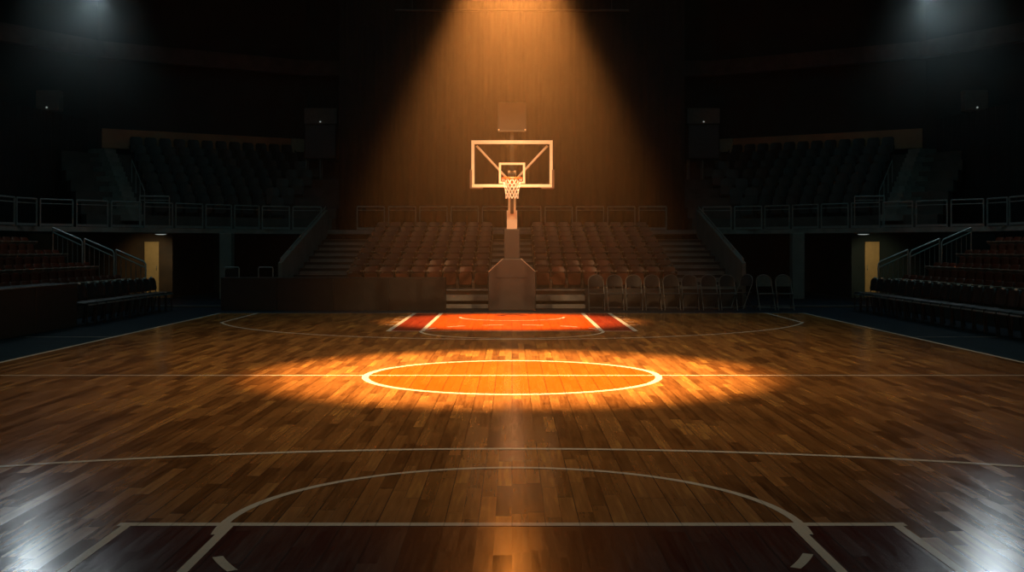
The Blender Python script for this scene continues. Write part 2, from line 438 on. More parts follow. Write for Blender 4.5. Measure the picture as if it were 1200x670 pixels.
# ------------------------------------------------------------------ raised walkway, upper tier and the wall under it
def lerp2(a, b, t): return (a[0]+(b[0]-a[0])*t, a[1]+(b[1]-a[1])*t)
def slab(front, back, z0, z1, sx):
    b = MB(); k = len(front)
    vs = [(sx*x, y, z) for z in (z0, z1) for x, y in front] + [(sx*x, y, z) for z in (z0, z1) for x, y in back]
    fs = []
    for i in range(k-1):
        fs += [(i, i+1, k+i+1, k+i), (2*k+i, 3*k+i, 3*k+i+1, 2*k+i+1), (k+i, k+i+1, 3*k+i+1, 3*k+i), (i, 2*k+i, 2*k+i+1, i+1)]
    fs += [(0, k, 3*k, 2*k), (k-1, 2*k+k-1, 3*k+k-1, 2*k-1)]
    return b.add(vs, fs)
ZD = 2.20
NR = 7
A3 = [lerp2(DB[2], DB[3], .28), lerp2(FB[2], FB[3], .28)]                            # end of the upper tier past the corner steps
for sx, side in ((-1, 'left'), (1, 'right')):
    struct(slab(DK, DB, ZD-.14, ZD, sx), 'walkway_slab', M['concrete'], 'raised concrete walkway edge over the %s tunnel' % side, 'walkway')
    b = MB()
    for i in range(NR):
        fr = [lerp2(p, q, i/NR) for p, q in zip(DB[:3]+[A3[0]], FB[:3]+[A3[1]])]
        bk = [lerp2(p, q, (i+1)/NR-.012) for p, q in zip(DB[:3]+[A3[0]], FB[:3]+[A3[1]])]
        o = slab(fr, bk, ZD if i == 0 else 2.25+.40*i, 2.62+.40*i, sx)
        b.add(o.v, o.f)
    struct(b, 'upper_terrace', M['dark_concrete'], 'dark stepped upper tier on the %s' % side, 'terrace')
    # corner steps climbing the upper tier
    b = MB()
    for i in range(NR*2):
        tt = (i+.5)/(NR*2)
        c = lerp2(DB[2], FB[2], tt); d = (Vector(FB[2])-Vector(DB[2])).normalized()
        ang = math.atan2(d.y, d.x*-sx if sx < 0 else -d.x)
        zt = 2.62+.20*i+.02
        b.box((sx*c[0], c[1], zt-.1), (1.15, .56, .2), rz=sx*math.atan2(-d.x, d.y)*-1)
    struct(b, 'corner_steps', M['concrete'], 'pale steps climbing the upper tier on the %s' % side, 'steps')
    # room behind the tunnel mouth
    b = MB(); b.box((sx*13.2, 36.1, ZD/2-.07), (4.6, .2, ZD-.14)); b.box((sx*10.98, 38.6, ZD/2-.07), (.16, 4.8, ZD-.14))
    struct(b, 'wall_tunnel_'+side, M['wood_wall'] if sx < 0 else M['black_wall'])
    b = MB(); b.box((sx*8.6, 41.1, ZD/2-.07), (4.9, .2, ZD-.14)); b.box((sx*6.25, 39.3, ZD/2-.07), (.1, 3.4, ZD-.14))
    struct(b, 'wall_passage_'+side, M['black_wall'])
    # mustard door and its little ceiling lamp
    dr = MB(); dr.box((sx*11.55, 35.96, .91), (.46, .06, 1.78)); dr = dr.build('door_1' if sx < 0 else 'door_2', M['mustard'], None, .01)
    dr['kind'] = 'structure'; dr['label'] = 'narrow mustard door under the walkway, ' + ('beside brown timber wall' if sx < 0 else 'set in a black wall'); dr['category'] = 'door'
    h = MB(); h.tube([(sx*11.38, 35.925, .90), (sx*11.38, 35.89, .90), (sx*11.38, 35.89, 1.02), (sx*11.38, 35.925, 1.02)], .009, 6); h.build('door_handle', M['steel'], dr)
    lp = thing('ceiling_lamp', 'small oval ceiling lamp under the walkway near the ' + ('timber wall' if sx < 0 else 'black-walled') + ' mustard door', 'lamp', (sx*10.62, 33.9, ZD-.14))
    b = MB(); b.lathe([(.20, -.001), (.20, -.03), (.17, -.045)], n=20); b.build('housing', M['grey_box'], lp)
    b = MB(); b.lathe([(.165, -.035), (.165, -.05), (.10, -.062), (.0, -.066)], n=20); b.build('diffuser', M['tunnel_lamp'], lp)
    l = bpy.data.lights.new('tunnel_light', 'SPOT'); l.energy = 46; l.color = (1, .80, .45); l.spot_size = rad(66); l.spot_blend = .8; l.shadow_soft_size = .12
    o = bpy.data.objects.new('tunnel_light', l); COL.objects.link(o); o.location = (sx*10.9, 34.1, ZD-.26); o.rotation_euler = aim_rot(o.location, (sx*11.6, 36, .95))
    # pillar
    b = MB(); b.box((sx*8.95, 35.2, ZD/2-.07), (.38, .38, ZD-.14)); struct(b, 'pillar', M['parapet'], 'grey concrete pillar in the %s tunnel mouth' % side, 'pillar', .015)
    b = MB(); b.box((sx*8.35, 30.3, .02), (3.6, .30, .04)); struct(b, 'trim_9' if sx < 0 else 'trim_10', M['dark_concrete'])
# walkway behind the centre seats
mb = MB(); mb.box((0, 39.0, ZD-.07), (12.55, 3.0, .14)); struct(mb, 'walkway_slab', M['concrete'])

# ------------------------------------------------------------------ centre terrace with its steps
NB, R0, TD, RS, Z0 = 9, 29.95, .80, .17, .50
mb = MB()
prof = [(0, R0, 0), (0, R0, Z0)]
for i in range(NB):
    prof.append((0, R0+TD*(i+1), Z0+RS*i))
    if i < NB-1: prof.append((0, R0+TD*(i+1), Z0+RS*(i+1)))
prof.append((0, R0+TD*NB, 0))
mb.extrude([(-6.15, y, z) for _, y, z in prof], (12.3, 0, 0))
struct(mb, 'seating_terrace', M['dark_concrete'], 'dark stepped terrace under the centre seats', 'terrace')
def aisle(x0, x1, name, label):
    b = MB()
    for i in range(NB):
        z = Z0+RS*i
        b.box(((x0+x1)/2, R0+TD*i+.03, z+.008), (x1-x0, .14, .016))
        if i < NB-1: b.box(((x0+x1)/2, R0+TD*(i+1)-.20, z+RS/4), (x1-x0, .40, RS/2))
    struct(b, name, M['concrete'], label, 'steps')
aisle(-6.05, -4.55, 'aisle_steps', 'grey aisle steps beside the centre seats above the black table')
aisle(4.55, 6.05, 'aisle_steps', 'grey aisle steps beside the centre seats above the folding chairs')
aisle(-.60, .60, 'aisle_steps', 'grey aisle steps behind the basketball stand')
# entry steps in front of the terrace
mb = MB(); mb.box((0, 29.80, .275), (3.86, .30, .15)); mb.box((0, 29.92, .40), (3.86, .04, .12)); mb.box((0, 29.66, .06), (3.86, .40, .10)); mb.box((0, 29.86, .478), (3.86, .18, .03))
struct(mb, 'entry_steps', M['concrete'], 'low pale entry steps behind the basketball stand', 'steps', .008)

for sx in (-1, 1):
    b = MB()
    ya, yb = 29.95, 37.4
    def zt(y): return 1.20 + (y-ya)*(2.86-1.20)/(yb-ya)
    b.extrude([(sx*6.15, ya, 0), (sx*6.15, yb, ZD-.2), (sx*6.15, yb, zt(yb)), (sx*6.15, ya, zt(ya))], (sx*.10, 0, 0))
    side = 'behind the black table' if sx < 0 else 'behind the folding chairs'
    struct(b, 'stair_parapet', M['parapet'], 'sloped grey parapet wall of the aisle steps ' + side, 'parapet')
    r = thing('stair_handrail', 'slim metal handrail on the sloped parapet ' + side, 'handrail', (sx*6.20, 0, 0))
    b = MB(); b.tube([(0, ya+.08, zt(ya)+.10), (0, yb-.1, zt(yb)+.10)], .020); b.build('rail', M['rail'], r)
    for k in range(6):
        y = ya+.08+k*1.42; b = MB(); b.tube([(0, y, zt(y)-.02), (0, y, zt(y)+.10)], .018, 6); b.build('post', M['rail'], r)

# ------------------------------------------------------------------ guard rails of the walkway
def rail_panel(a, b_, z, h, label, group):
    a = Vector((*a, z)); b_ = Vector((*b_, z)); d = b_-a; L_ = d.length
    r = thing('guard_rail', label, 'railing', a, math.atan2(d.y, d.x), group)
    q = .04
    m = MB(); m.tube([(q, 0, h), (L_-q, 0, h)], .022); m.build('top_rail', M['rail'], r)
    m = MB(); m.tube([(q, 0, h-.12), (L_-q, 0, h-.12)], .014, 6); m.build('middle_rail', M['rail'], r)
    m = MB(); m.box((L_/2, 0, .05), (L_-2*q, .03, .07)); m.build('toe_board', M['rail'], r)
    for x in (q, L_-q):
        m = MB(); m.box((x, 0, h/2), (.035, .035, h)); m.build('post', M['rail'], r)
for sx in (-1, 1):
    where = 'table side' if sx < 0 else 'folding-chair side'
    P = [Vector(p) for p in DK]; seglen = [(P[i+1]-P[i]).length for i in range(4)]
    def at(s):
        for i in range(4):
            if s <= seglen[i] or i == 3: return P[i]+(P[i+1]-P[i])*(s/seglen[i])
            s -= seglen[i]
    n = 12; step = 1.06
    for k in range(n):
        a = at(.05+k*step); c = at(.05+(k+1)*step-.04)
        n_ = Vector((0, .06))
        rail_panel((sx*a.x, a.y+.06), (sx*c.x, c.y+.06), ZD, .76, 'grey walkway guard rail panel, %s from the sloped parapet, %s' % (ORD[k+1], where), 'guard rails along the walkway')
for k in range(10):
    x0 = -5.25+k*1.05
    rail_panel((x0+.02, 37.6), (x0+1.01, 37.6), ZD, .78, 'guard rail panel above the centre seats, %s counted from the table side' % ORD[k+1], 'guard rails above the centre seats')
# corner step posts in the upper tier
for sx in (-1, 1):
    where = 'timber-door side' if sx < 0 else 'black-walled door side'
    r = thing('step_handrail', 'thin posts and handrail beside the upper corner steps, ' + where, 'handrail', (0, 0, 0))
    pts = []
    for k in range(4):
        c = lerp2(DB[2], FB[2], .04+.13*k); x = sx*(c[0]+.64); y = c[1]+.1; z = 2.62+.40*int(.5+(.04+.13*k)*NR)
        b = MB(); b.tube([(x, y, z-.02), (x, y, z+.75)], .016, 6); b.build('post', M['rail'], r); pts.append((x, y, z+.75))
    b = MB(); b.tube(pts, .016, 6); b.build('rail', M['rail'], r)
    rail_panel((sx*10.5, 34.5) if sx > 0 else (-11.4, 34.2), (11.4, 34.2) if sx > 0 else (-10.5, 34.5+.0), ZD, .98, 'taller gate rail at the foot of the upper corner steps, ' + where, 'gate rails at the corner steps')

# ------------------------------------------------------------------ arena seats
def make_seat(name, label, m_seat, m_frame, parts=True, group=None, wd=.40):
    t_ = thing(name, label, 'seat', (0, 0, 0), 0, group)
    b = MB(); b.panel(wd-.03, .448, .592, .04, curve=.03, rt=.06, rb=.03, y=.235, tilt=.22); b.build('backrest', m_seat, t_, .006, 1)
    b = MB(); b.panel(wd-.06, .10, .42, .075, curve=.010, rt=.035, rb=.06, y=.075, tilt=.06); b.build('seat', m_seat, t_, .008, 1)
    for s in (-1, 1):
        b = MB(); x = s*(wd/2-.004)
        b.extrude([(x-.011, .06, 0), (x-.011, .30, 0), (x-.011, .24, .06), (x-.011, .24, .30), (x-.011, .03, .42), (x-.011, .00, .455), (x-.011, .27, .465), (x-.011, .30, .34), (x-.011, .17, .20), (x-.011, .15, .06)], (.022, 0, 0))
        b.build('side_frame', m_frame, t_)
        b = MB(); b.box((s*(wd/2-.024), .09, .478), (.044, .21, .028)); b.build('armrest', M['arm'], t_, .006, 1)
    return t_
proto = None
pitch = .428
for i in range(NB):
    z = Z0+RS*i; y = R0+TD*i+.32
    for sx in (-1, 1):
        for k in range(9):
            x = sx*(.60+.235+k*pitch)
            lab = 'dark red flip-up seat, %s from the centre aisle, %s row up, %s side' % (ORD[k+1], ORD[i+1], 'table' if sx < 0 else 'folding-chair')
            if proto is None:
                proto = make_seat('arena_seat', lab, M['seat_red'], M['seat_frame'], group='flip-up seats of the centre block'); proto.location = (x, y, z)
            else: dup(proto, (x, y, z), 0, lab)

# ------------------------------------------------------------------ side stands
NS = 4
stand_proto = make_seat('bleacher_seat', 'x', M['seat_stand'], M['seat_frame'], group='red seats of the side stands', wd=.46)
first = True
for sx in (-1, 1):
    where = 'behind the courtside board' if sx < 0 else 'opposite the courtside board'
    b = MB(); ya, yb = 16.0, 30.7
    pr = [(sx*9.85, 0), (sx*9.85, .30)]
    for i in range(NS):
        pr.append((sx*(9.85+.82*(i+1)), .30+.33*i))
        if i < NS-1: pr.append((sx*(9.85+.82*(i+1)), .30+.33*(i+1)))
    pr.append((sx*(9.85+.82*NS), 0))
    b.extrude([(x, ya, z) for x, z in pr], (0, yb-ya, 0))
    struct(b, 'side_terrace', M['dark_concrete'], 'dark stepped side stand ' + where, 'terrace')
    for i in range(NS):
        x = 9.85+.82*i+.30
        vis = x/.4566-1.2
        k = 0
        yy = 29.55
        while yy > vis and yy > 17:
            lab = 'red side-stand seat, %s from the stair rail, %s row up, %s' % (ORD[k+1], ORD[i+1], where)
            if first:
                stand_proto.location = (sx*x, yy, .30+.33*i); stand_proto.rotation_euler = (0, 0, -sx*PI/2); stand_proto['label'] = lab; first = False
            else: dup(stand_proto, (sx*x, yy, .30+.33*i), -sx*PI/2, lab)
            yy -= .51; k += 1
    # stair rail at the end of the stand: three stepped bays with uprights
    for k in range(3):
        xa = 9.95+k*.86; xb = xa+.80; za = .30+.30*k; zb = za+.32
        r = thing('stand_rail', 'sloping metal stair rail bay, %s up from the court, stand %s' % (ORD[k+1], where), 'railing', (0, 30.45, 0), 0, 'stair rail bays of the side stands')
        b = MB(); b.tube([(sx*xa, 0, za-.02), (sx*xa, 0, za+.86), (sx*(xa+.05), 0, za+.93), (sx*xb, 0, zb+.93)], .024); b.build('hand_rail', M['steel'], r)
        b = MB(); b.tube([(sx*xa, 0, za+.76), (sx*xb, 0, zb+.81)], .018, 6); b.build('middle_rail', M['steel'], r)
        b = MB(); b.tube([(sx*xb, 0, za), (sx*xb, 0, zb+.93)], .022, 6); b.build('post', M['steel'], r)
        for q in range(1, 6):
            xx = xa+(xb-xa)*q/6; zz = za+(zb-za)*q/6
            b = MB(); b.tube([(sx*xx, 0, .30+.33*min(NS-1, max(0, int((xx-9.85)/.82)))), (sx*xx, 0, zz+.78)], .010, 5); b.build('baluster', M['rail'], r)

# ------------------------------------------------------------------ upper tier seats
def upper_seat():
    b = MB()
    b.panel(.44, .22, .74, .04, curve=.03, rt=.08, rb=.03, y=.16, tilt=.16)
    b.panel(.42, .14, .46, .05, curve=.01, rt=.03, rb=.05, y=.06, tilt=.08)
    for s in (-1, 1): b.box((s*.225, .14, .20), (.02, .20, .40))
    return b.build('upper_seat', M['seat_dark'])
up = None
for sx in (-1, 1):
    where = 'table side' if sx < 0 else 'folding-chair side'
    for i in range(NR):
        P = [Vector(lerp2(p, q, (i+.42)/NR)) for p, q in zip(DB[:3], FB[:3])]
        L1 = (P[1]-P[2]).length; d = (P[1]-P[2]).normalized()
        s = 1.35; k = 0
        while s < L1+1.0:
            p = P[2]+d*s if s < L1 else P[1]+(P[0]-P[1]).normalized()*(s-L1)
            dd = d if s < L1 else (P[0]-P[1]).normalized()
            nrm = Vector((-dd.y, dd.x))
            rz = math.atan2(nrm.y, sx*-nrm.x*-1) if False else 0
            back = Vector((sx*nrm.x, nrm.y)) if nrm.y > 0 else Vector((-sx*nrm.x, -nrm.y))
            rz = math.atan2(back.y, back.x)-PI/2
            lab = 'dark upper-tier seat, %s from the corner steps, %s row above the walkway, %s' % (ORD[k+1], ORD[i+1], where)
            loc = (sx*p.x, p.y, 2.62+.40*i)
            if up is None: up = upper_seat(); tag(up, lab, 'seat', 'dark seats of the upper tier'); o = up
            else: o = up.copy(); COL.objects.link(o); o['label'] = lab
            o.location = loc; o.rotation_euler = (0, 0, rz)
            s += .54; k += 1

# ------------------------------------------------------------------ courtside chairs along both side lines
def courtside_chair(label):
    t_ = thing('courtside_chair', label, 'chair', (0, 0, 0), 0, 'courtside chairs')
    b = MB(); b.panel(.44, .52, .84, .05, curve=.03, rt=.09, rb=.04, y=.20, tilt=.14); b.build('backrest', M['black_vinyl'], t_, .01, 1)
    b = MB(); b.box((0, 0, .445), (.45, .44, .07)); b.build('seat', M['black_vinyl'], t_, .025)
    b = MB(); b.box((0, -.235, .425), (.45, .022, .028)); o = b.build('seat_trim', M['steel'], t_, .006); o['label'] = 'pale metal front edge of the seat'
    b = MB(); b.box((0, .25, .845), (.085, .04, .035)); o = b.build('cap', M['chrome'], t_, .006); o['label'] = 'small pale grip on top of the backrest'  # small pale block on top of each backrest
    for s in (-1, 1):
        b = MB(); b.tube([(s*.215, -.20, 0), (s*.215, -.20, .41)], .014, 6); b.build('leg', M['black_metal'], t_)
        b = MB(); b.tube([(s*.215, .26, 0), (s*.215, .19, .42), (s*.215, .25, .78)], .014, 6); b.build('leg', M['black_metal'], t_)
    return t_
cc = None
for sx, ys, ye in ((-1, 28.6, 23.1), (1, 28.4, 17.5)):
    y = ys; k = 0
    while y > ye:
        lab = 'black courtside chair, %s from the mustard door end, row %s' % (ORD[k+1], 'beside the courtside board' if sx < 0 else 'facing the courtside board')
        if cc is None: cc = courtside_chair(lab); cc.location = (sx*8.95, y, 0); cc.rotation_euler = (0, 0, -sx*PI/2)
        else: dup(cc, (sx*8.95, y, 0), -sx*PI/2, lab)
        y -= .53; k += 1
# long black courtside board with a table behind it
t_ = thing('courtside_board', 'long black courtside board table at the side line, ending beside black chairs', 'table', (-8.9, 18.9, 0))
b = MB(); b.box((-.30, 0, .87), (.66, 8.0, .03)); b.build('tabletop', M['black_vinyl'], t_, .006)
b = MB(); b.box((.035, 0, .882), (.012, 8.0, .012)); o = b.build('edge_strip', M['steel'], t_); o['label'] = 'pale metal strip along the top edge'
for k in range(4):
    b = MB(); b.box((0, -3.0+2*k, .435), (.04, 1.985, .85)); b.build('front_panel', M['skirt'], t_, .006)
for yy in (-3.8, 0, 3.8):
    b = MB(); b.box((-.55, yy, .43), (.05, .05, .86)); b.build('leg', M['black_metal'], t_)

# ------------------------------------------------------------------ black scorers' table and chairs behind it
t_ = thing('scorers_table', 'long black boarded table on the baseline beside the basketball stand', 'table', (-4.59, 29.0, 0))
b = MB(); b.box((0, .0, .825), (5.76, .52, .03)); b.build('tabletop', M['skirt'], t_, .006)
for k in range(4):
    b = MB(); b.box((-2.16+1.44*k, -.235, .405), (1.432, .04, .81)); b.build('front_panel', M['skirt'], t_, .008)
for s in (-1, 1):
    b = MB(); b.box((s*2.86, .02, .405), (.03, .46, .81)); b.build('end_panel', M['skirt'], t_)
def folding_chair(label, back, group='folding chairs on the baseline'):
    t_ = thing('folding_chair', label, 'chair', (0, 0, 0), 0, group)
    b = MB(); b.panel(.37, .60, .885, .018, curve=.02, rt=.155, rb=.02, y=.17, tilt=.18, nx=16); b.build('backrest', back, t_)
    b = MB(); b.panel(.39, -.20, .19, .03, curve=0, rt=.05, rb=.05)
    b.v = [(x, z, .43-y) for x, y, z in b.v]; b.f = [f for f in b.f]; b.build('seat', M['black_vinyl'], t_)
    hoop = [(-.20, -.22, 0), (-.20, .02, .42), (-.20, .17, .66)] + [(-.20*math.cos(PI*q/10), .185+.03*math.sin(PI*q/10), .74+.16*math.sin(PI*q/10)) for q in range(11)] + [(.20, .17, .66), (.20, .02, .42), (.20, -.22, 0)]
    b = MB(); b.tube(hoop, .012, 6); b.build('back_frame', M['chair_tube'], t_)
    for s in (-1, 1):
        b = MB(); b.tube([(s*.185, .26, 0), (s*.185, -.16, .42)], .011, 6); b.build('leg', M['chair_tube'], t_)
    b = MB(); b.tube([(-.185, .20, .06), (.185, .20, .06)], .009, 5); b.build('crossbar', M['chair_tube'], t_)
    b = MB(); b.tube([(-.20, -.185, .06), (.20, -.185, .06)], .009, 5); b.build('crossbar', M['chair_tube'], t_)
    b = MB(); b.tube([(-.20, -.21, .425), (.20, -.21, .425)], .010, 6); b.build('seat_rail', M['chair_tube'], t_)
    return t_
fc = None
for k in range(11):
    x = 2.18+.486*k; rz = (0, .03, -.02, .02, 0, -.03, .02, .0, -.85, .04, -.03)[k]; y = 28.95+(.0, .01, 0, .02, 0, .05, -.06, .0, .62, .02, .0)[k]
    lab = 'dark folding chair on the baseline, %s from the basketball stand%s' % (ORD[k+1], ', turned sideways' if k == 8 else '')
    if k == 0: fc = folding_chair(lab, M['black_vinyl']); fc.location = (x, y, 0)
    else: o = dup(fc, (x, y, 0), rz, lab)
    if k == 9: pass
for o in list(COL.objects):
    if o.name.startswith('backrest') and o.parent and o.parent.name.startswith('folding_chair') and o.parent.location.x > 6.3:
        o.data = o.data.copy(); o.data.materials[0] = M['teal_vinyl']
def tube_chair(x, label, pad):
    t_ = thing('tube_chair', label, 'chair', (x, 29.62, 0), PI, 'chairs behind the black table')
    b = MB(); b.tube([(-.19, -.20, 0), (-.19, -.20, 1.06), (-.17, -.20, 1.085), (.17, -.20, 1.085), (.19, -.20, 1.06), (.19, -.20, 0)], .017); b.build('back_frame', M['rail'], t_)
    b = MB(); b.box((0, .0, .50), (.38, .38, .05)); b.build('seat', M['black_vinyl'], t_, .015)
    b = MB(); b.panel(.35, .62, .82 if not pad else 1.04, .03, rt=.04, rb=.03, y=-.21); b.build('backrest', M['black_vinyl'], t_)
    for s in (-1, 1):
        b = MB(); b.tube([(s*.17, .17, 0), (s*.17, .17, .48)], .014, 6); b.build('leg', M['rail'], t_)
tube_chair(-6.55, 'chair with bare squared tube back behind the black table near the parapet', False)
tube_chair(-7.45, 'chair with dark filled back at the outer end of the black table', True)

# ------------------------------------------------------------------ the basketball stand
H = thing('basketball_stand', 'portable basketball stand with clear backboard, white frame and charcoal padded base', 'basketball hoop', (0, 0, 0))
YB = 28.62
b = MB(); b.extrude([(-.605, YB, 0), (.605, YB, 0), (.605, YB, .985), (.225, YB, 1.33), (-.225, YB, 1.33), (-.605, YB, .985)], (0, .70, 0)); b.build('base_pad', M['pad'], H, .025)
b = MB(); b.box((0, YB-.004, .84), (.82, .010, .012)); o = b.build('pad_seam', M['black_vinyl'], H); o['label'] = 'dark seam across the base padding'
for s in (-1, 1):
    b = MB(); b.tube([(s*.595, YB-.004, .995), (s*.225, YB-.004, 1.332)], .010, 6); o = b.build('piping', M['piping'], H); o['label'] = 'pale piping along the sloping shoulder'
b = MB(); b.box((0, YB+.25, 1.69), (.41, .36, .80)); b.build('column_pad', M['pad'], H, .03)
b = MB(); b.box((0, YB+.14, 2.20), (.265, .10, .24)); b.box((-.112, YB+.14, 2.43), (.042, .08, .24)); b.box((.112, YB+.14, 2.43), (.042, .08, .24)); b.box((0, YB+.14, 2.545), (.265, .07, .025)); b.build('bracket', M['board_frame'], H, .006)
YG, ZB, ZTp, BW = 26.10, 3.01, 4.10, .945    # glass plane, bottom, top, half width
b = MB(); b.box((0, YB+.20, 2.68), (.20, .20, 1.30)); b.bar((0, YB+.29, 3.34), (0, YG+.30, 3.34), .19, .17); b.build('boom', M['boom'], H, .012)
b = MB(); b.bar((0, YG+.33, 3.18), (0, YG+.33, 4.02), .09, .06); b.bar((0, YG+.34, 3.30), (0, YG+.06, 3.24), .18, .16); b.build('back_plate', M['black_metal'], H, .006)
b = MB(); b.bar((0, YB+.30, 2.45), (0, YG+.60, 3.24), .08, .08); b.build('lower_arm', M['black_metal'], H)
for s in (-1, 1):
    b = MB(); b.bar((s*.10, YG+.34, 3.22), (s*(BW-.12), YG+.06, ZTp-.12), .045, .045); b.build('brace', M['board_frame'], H)
b = MB(); b.box((0, YG, (ZB+ZTp)/2), (2*BW-.10, .012, ZTp-ZB-.10)); b.build('backboard', M['glass'], H)
b = MB()
for z, h_ in ((ZB+.035, .07), (ZTp-.04, .085)): b.box((0, YG, z), (2*BW, .05, h_))
for s in (-1, 1): b.box((s*(BW-.035), YG, (ZB+ZTp)/2-.003), (.07, .05, ZTp-ZB-.155))
b.build('board_frame', M['board_frame'], H, .006)
b = MB()
x0, z0, z1, wl = .305, 3.10, 3.585, .05
for s in (-1, 1): b.box((s*(x0-wl/2), YG-.009, (z0+z1)/2), (wl, .004, z1-z0))
for z in (z0+wl/2, z1-wl/2): b.box((0, YG-.009, z), (2*x0-2*wl, .004, wl))
o = b.build('target_square', M['board_frame'], H); o['label'] = 'white target square on the clear board'
for s in (-1, 1):
    b = MB(); b.box((s*(BW+.012), YG, 3.20), (.055, .09, .44)); b.box((s*(BW-.12), YG, 2.992), (.30, .09, .034)); b.build('edge_pad', M['brown_pad'], H, .012)
RZ, RR, RC = 3.20, .228, 25.70
b = MB(); b.tube([(RR*math.cos(2*PI*k/32), RC+RR*math.sin(2*PI*k/32), RZ) for k in range(32)], .013, 8, True)
b.box((0, YG-.10, RZ-.03), (.16, .16, .018)); b.box((0, YG-.025, RZ-.07), (.16, .02, .14))
for s in (-1, 1): b.bar((s*.07, YG-.03, RZ-.12), (s*.13, RC+RR-.04, RZ-.01), .02, .02)
rim = b.build('rim', M['rim'], H)
b = MB()
for k in range(12):
    a = 2*PI*k/12; b.tube([(RR*math.cos(a), RC+RR*math.sin(a), RZ-.005), (RR*1.02*math.cos(a), RC+RR*1.02*math.sin(a), RZ-.03), (RR*.94*math.cos(a), RC+RR*.94*math.sin(a), RZ-.085)], .011, 5)
b.build('net_hook', M['rim'], rim)
b = MB(); nk = 12
def nr(t): return .222*(1-t)**1.6*.42 + .135 + .02*max(0, t-.8)*2
for k in range(nk):
    for dr_ in (-1, 1):
        pts = []
        for q in range(13):
            tt = q/12; a = 2*PI*(k+.5*dr_*tt*6)/nk; r_ = nr(tt)
            pts.append((r_*math.cos(a), RC+r_*math.sin(a), RZ-.015-.45*tt))
        b.tube(pts, .0095, 5)
b.build('net', M['net'], H)

# shot clock over the board
S = thing('shot_clock', 'square shot clock box above the backboard', 'shot clock', (0, YG+.30, 0))
b = MB(); b.box((0, 0, 4.68), (.66, .16, .68)); b.build('case', M['clock'], S, .02)
b = MB(); b.box((0, -.083, 4.69), (.60, .012, .60)); b.build('face', M['clock_face'], S, .004)
b = MB(); b.box((0, -.07, 4.345), (.66, .10, .022)); o = b.build('lower_lip', M['grey_box'], S, .004); o['label'] = 'pale lower lip'
for s in (-1, 1):
    b = MB(); b.lathe([(.0, 0), (.018, .004), (.018, .02)], (s*.31, -.10, 4.372), 10, Matrix.Rotation(PI/2, 3, 'X')); o = b.build('corner_bolt', M['board_frame'], S); o['label'] = 'bright corner bolt'
b = MB(); b.box((0, .02, 4.19), (.07, .05, .31)); b.build('mount', M['clock'], S)

# ------------------------------------------------------------------ curtain, drapes, truss pipe, cabinets
def pleats(a, b_, z0, z1, name, m, depth=.05, pitch_=.30, th=.02):
    a, b_ = Vector(a), Vector(b_); d = b_-a; L_ = d.length; d.normalize(); n = Vector((-d.y, d.x)); k = int(L_/pitch_*8)
    fr = [a+d*(L_*i/k)+n*(depth*math.sin(2*PI*i/8)*(.7+.3*math.sin(i*.37))) for i in range(k+1)]
    vs = []
    for off in (0, th):
        for z in (z0, z1): vs += [(p.x+n.x*off, p.y+n.y*off, z) for p in fr]
    q = k+1; fs = []
    for i in range(k):
        fs += [(i, i+1, q+i+1, q+i), (2*q+i, 3*q+i, 3*q+i+1, 2*q+i+1), (i, 2*q+i, 2*q+i+1, i+1), (q+i, q+i+1, 3*q+i+1, 3*q+i)]
    fs += [(0, q, 3*q, 2*q), (k, 2*q+k, 3*q+k, q+k)]
    mb_ = MB(); mb_.add(vs, fs, 0, True); return mb_.build(name, m)
tag(pleats((-6.2, 40.2), (6.2, 40.2), ZD, 11.6, 'backdrop_curtain', M['curtain']), 'tall pleated dark curtain hanging behind the basketball stand and centre seats', 'curtain')
T = thing('truss_pipe', 'thin black lighting pipe hung high in front of the dark curtain', 'pipe', (0, 36.0, 0))
b = MB(); b.tube([(-3.75, 0, 9.22), (3.75, 0, 9.22)], .035); b.build('pipe', M['black_metal'], T)
for x in (-3.2, 0, 3.2):
    b = MB(); b.tube([(x, 0, 9.22), (x, 0, CEIL)], .012, 5); b.build('hanger', M['black_metal'], T)
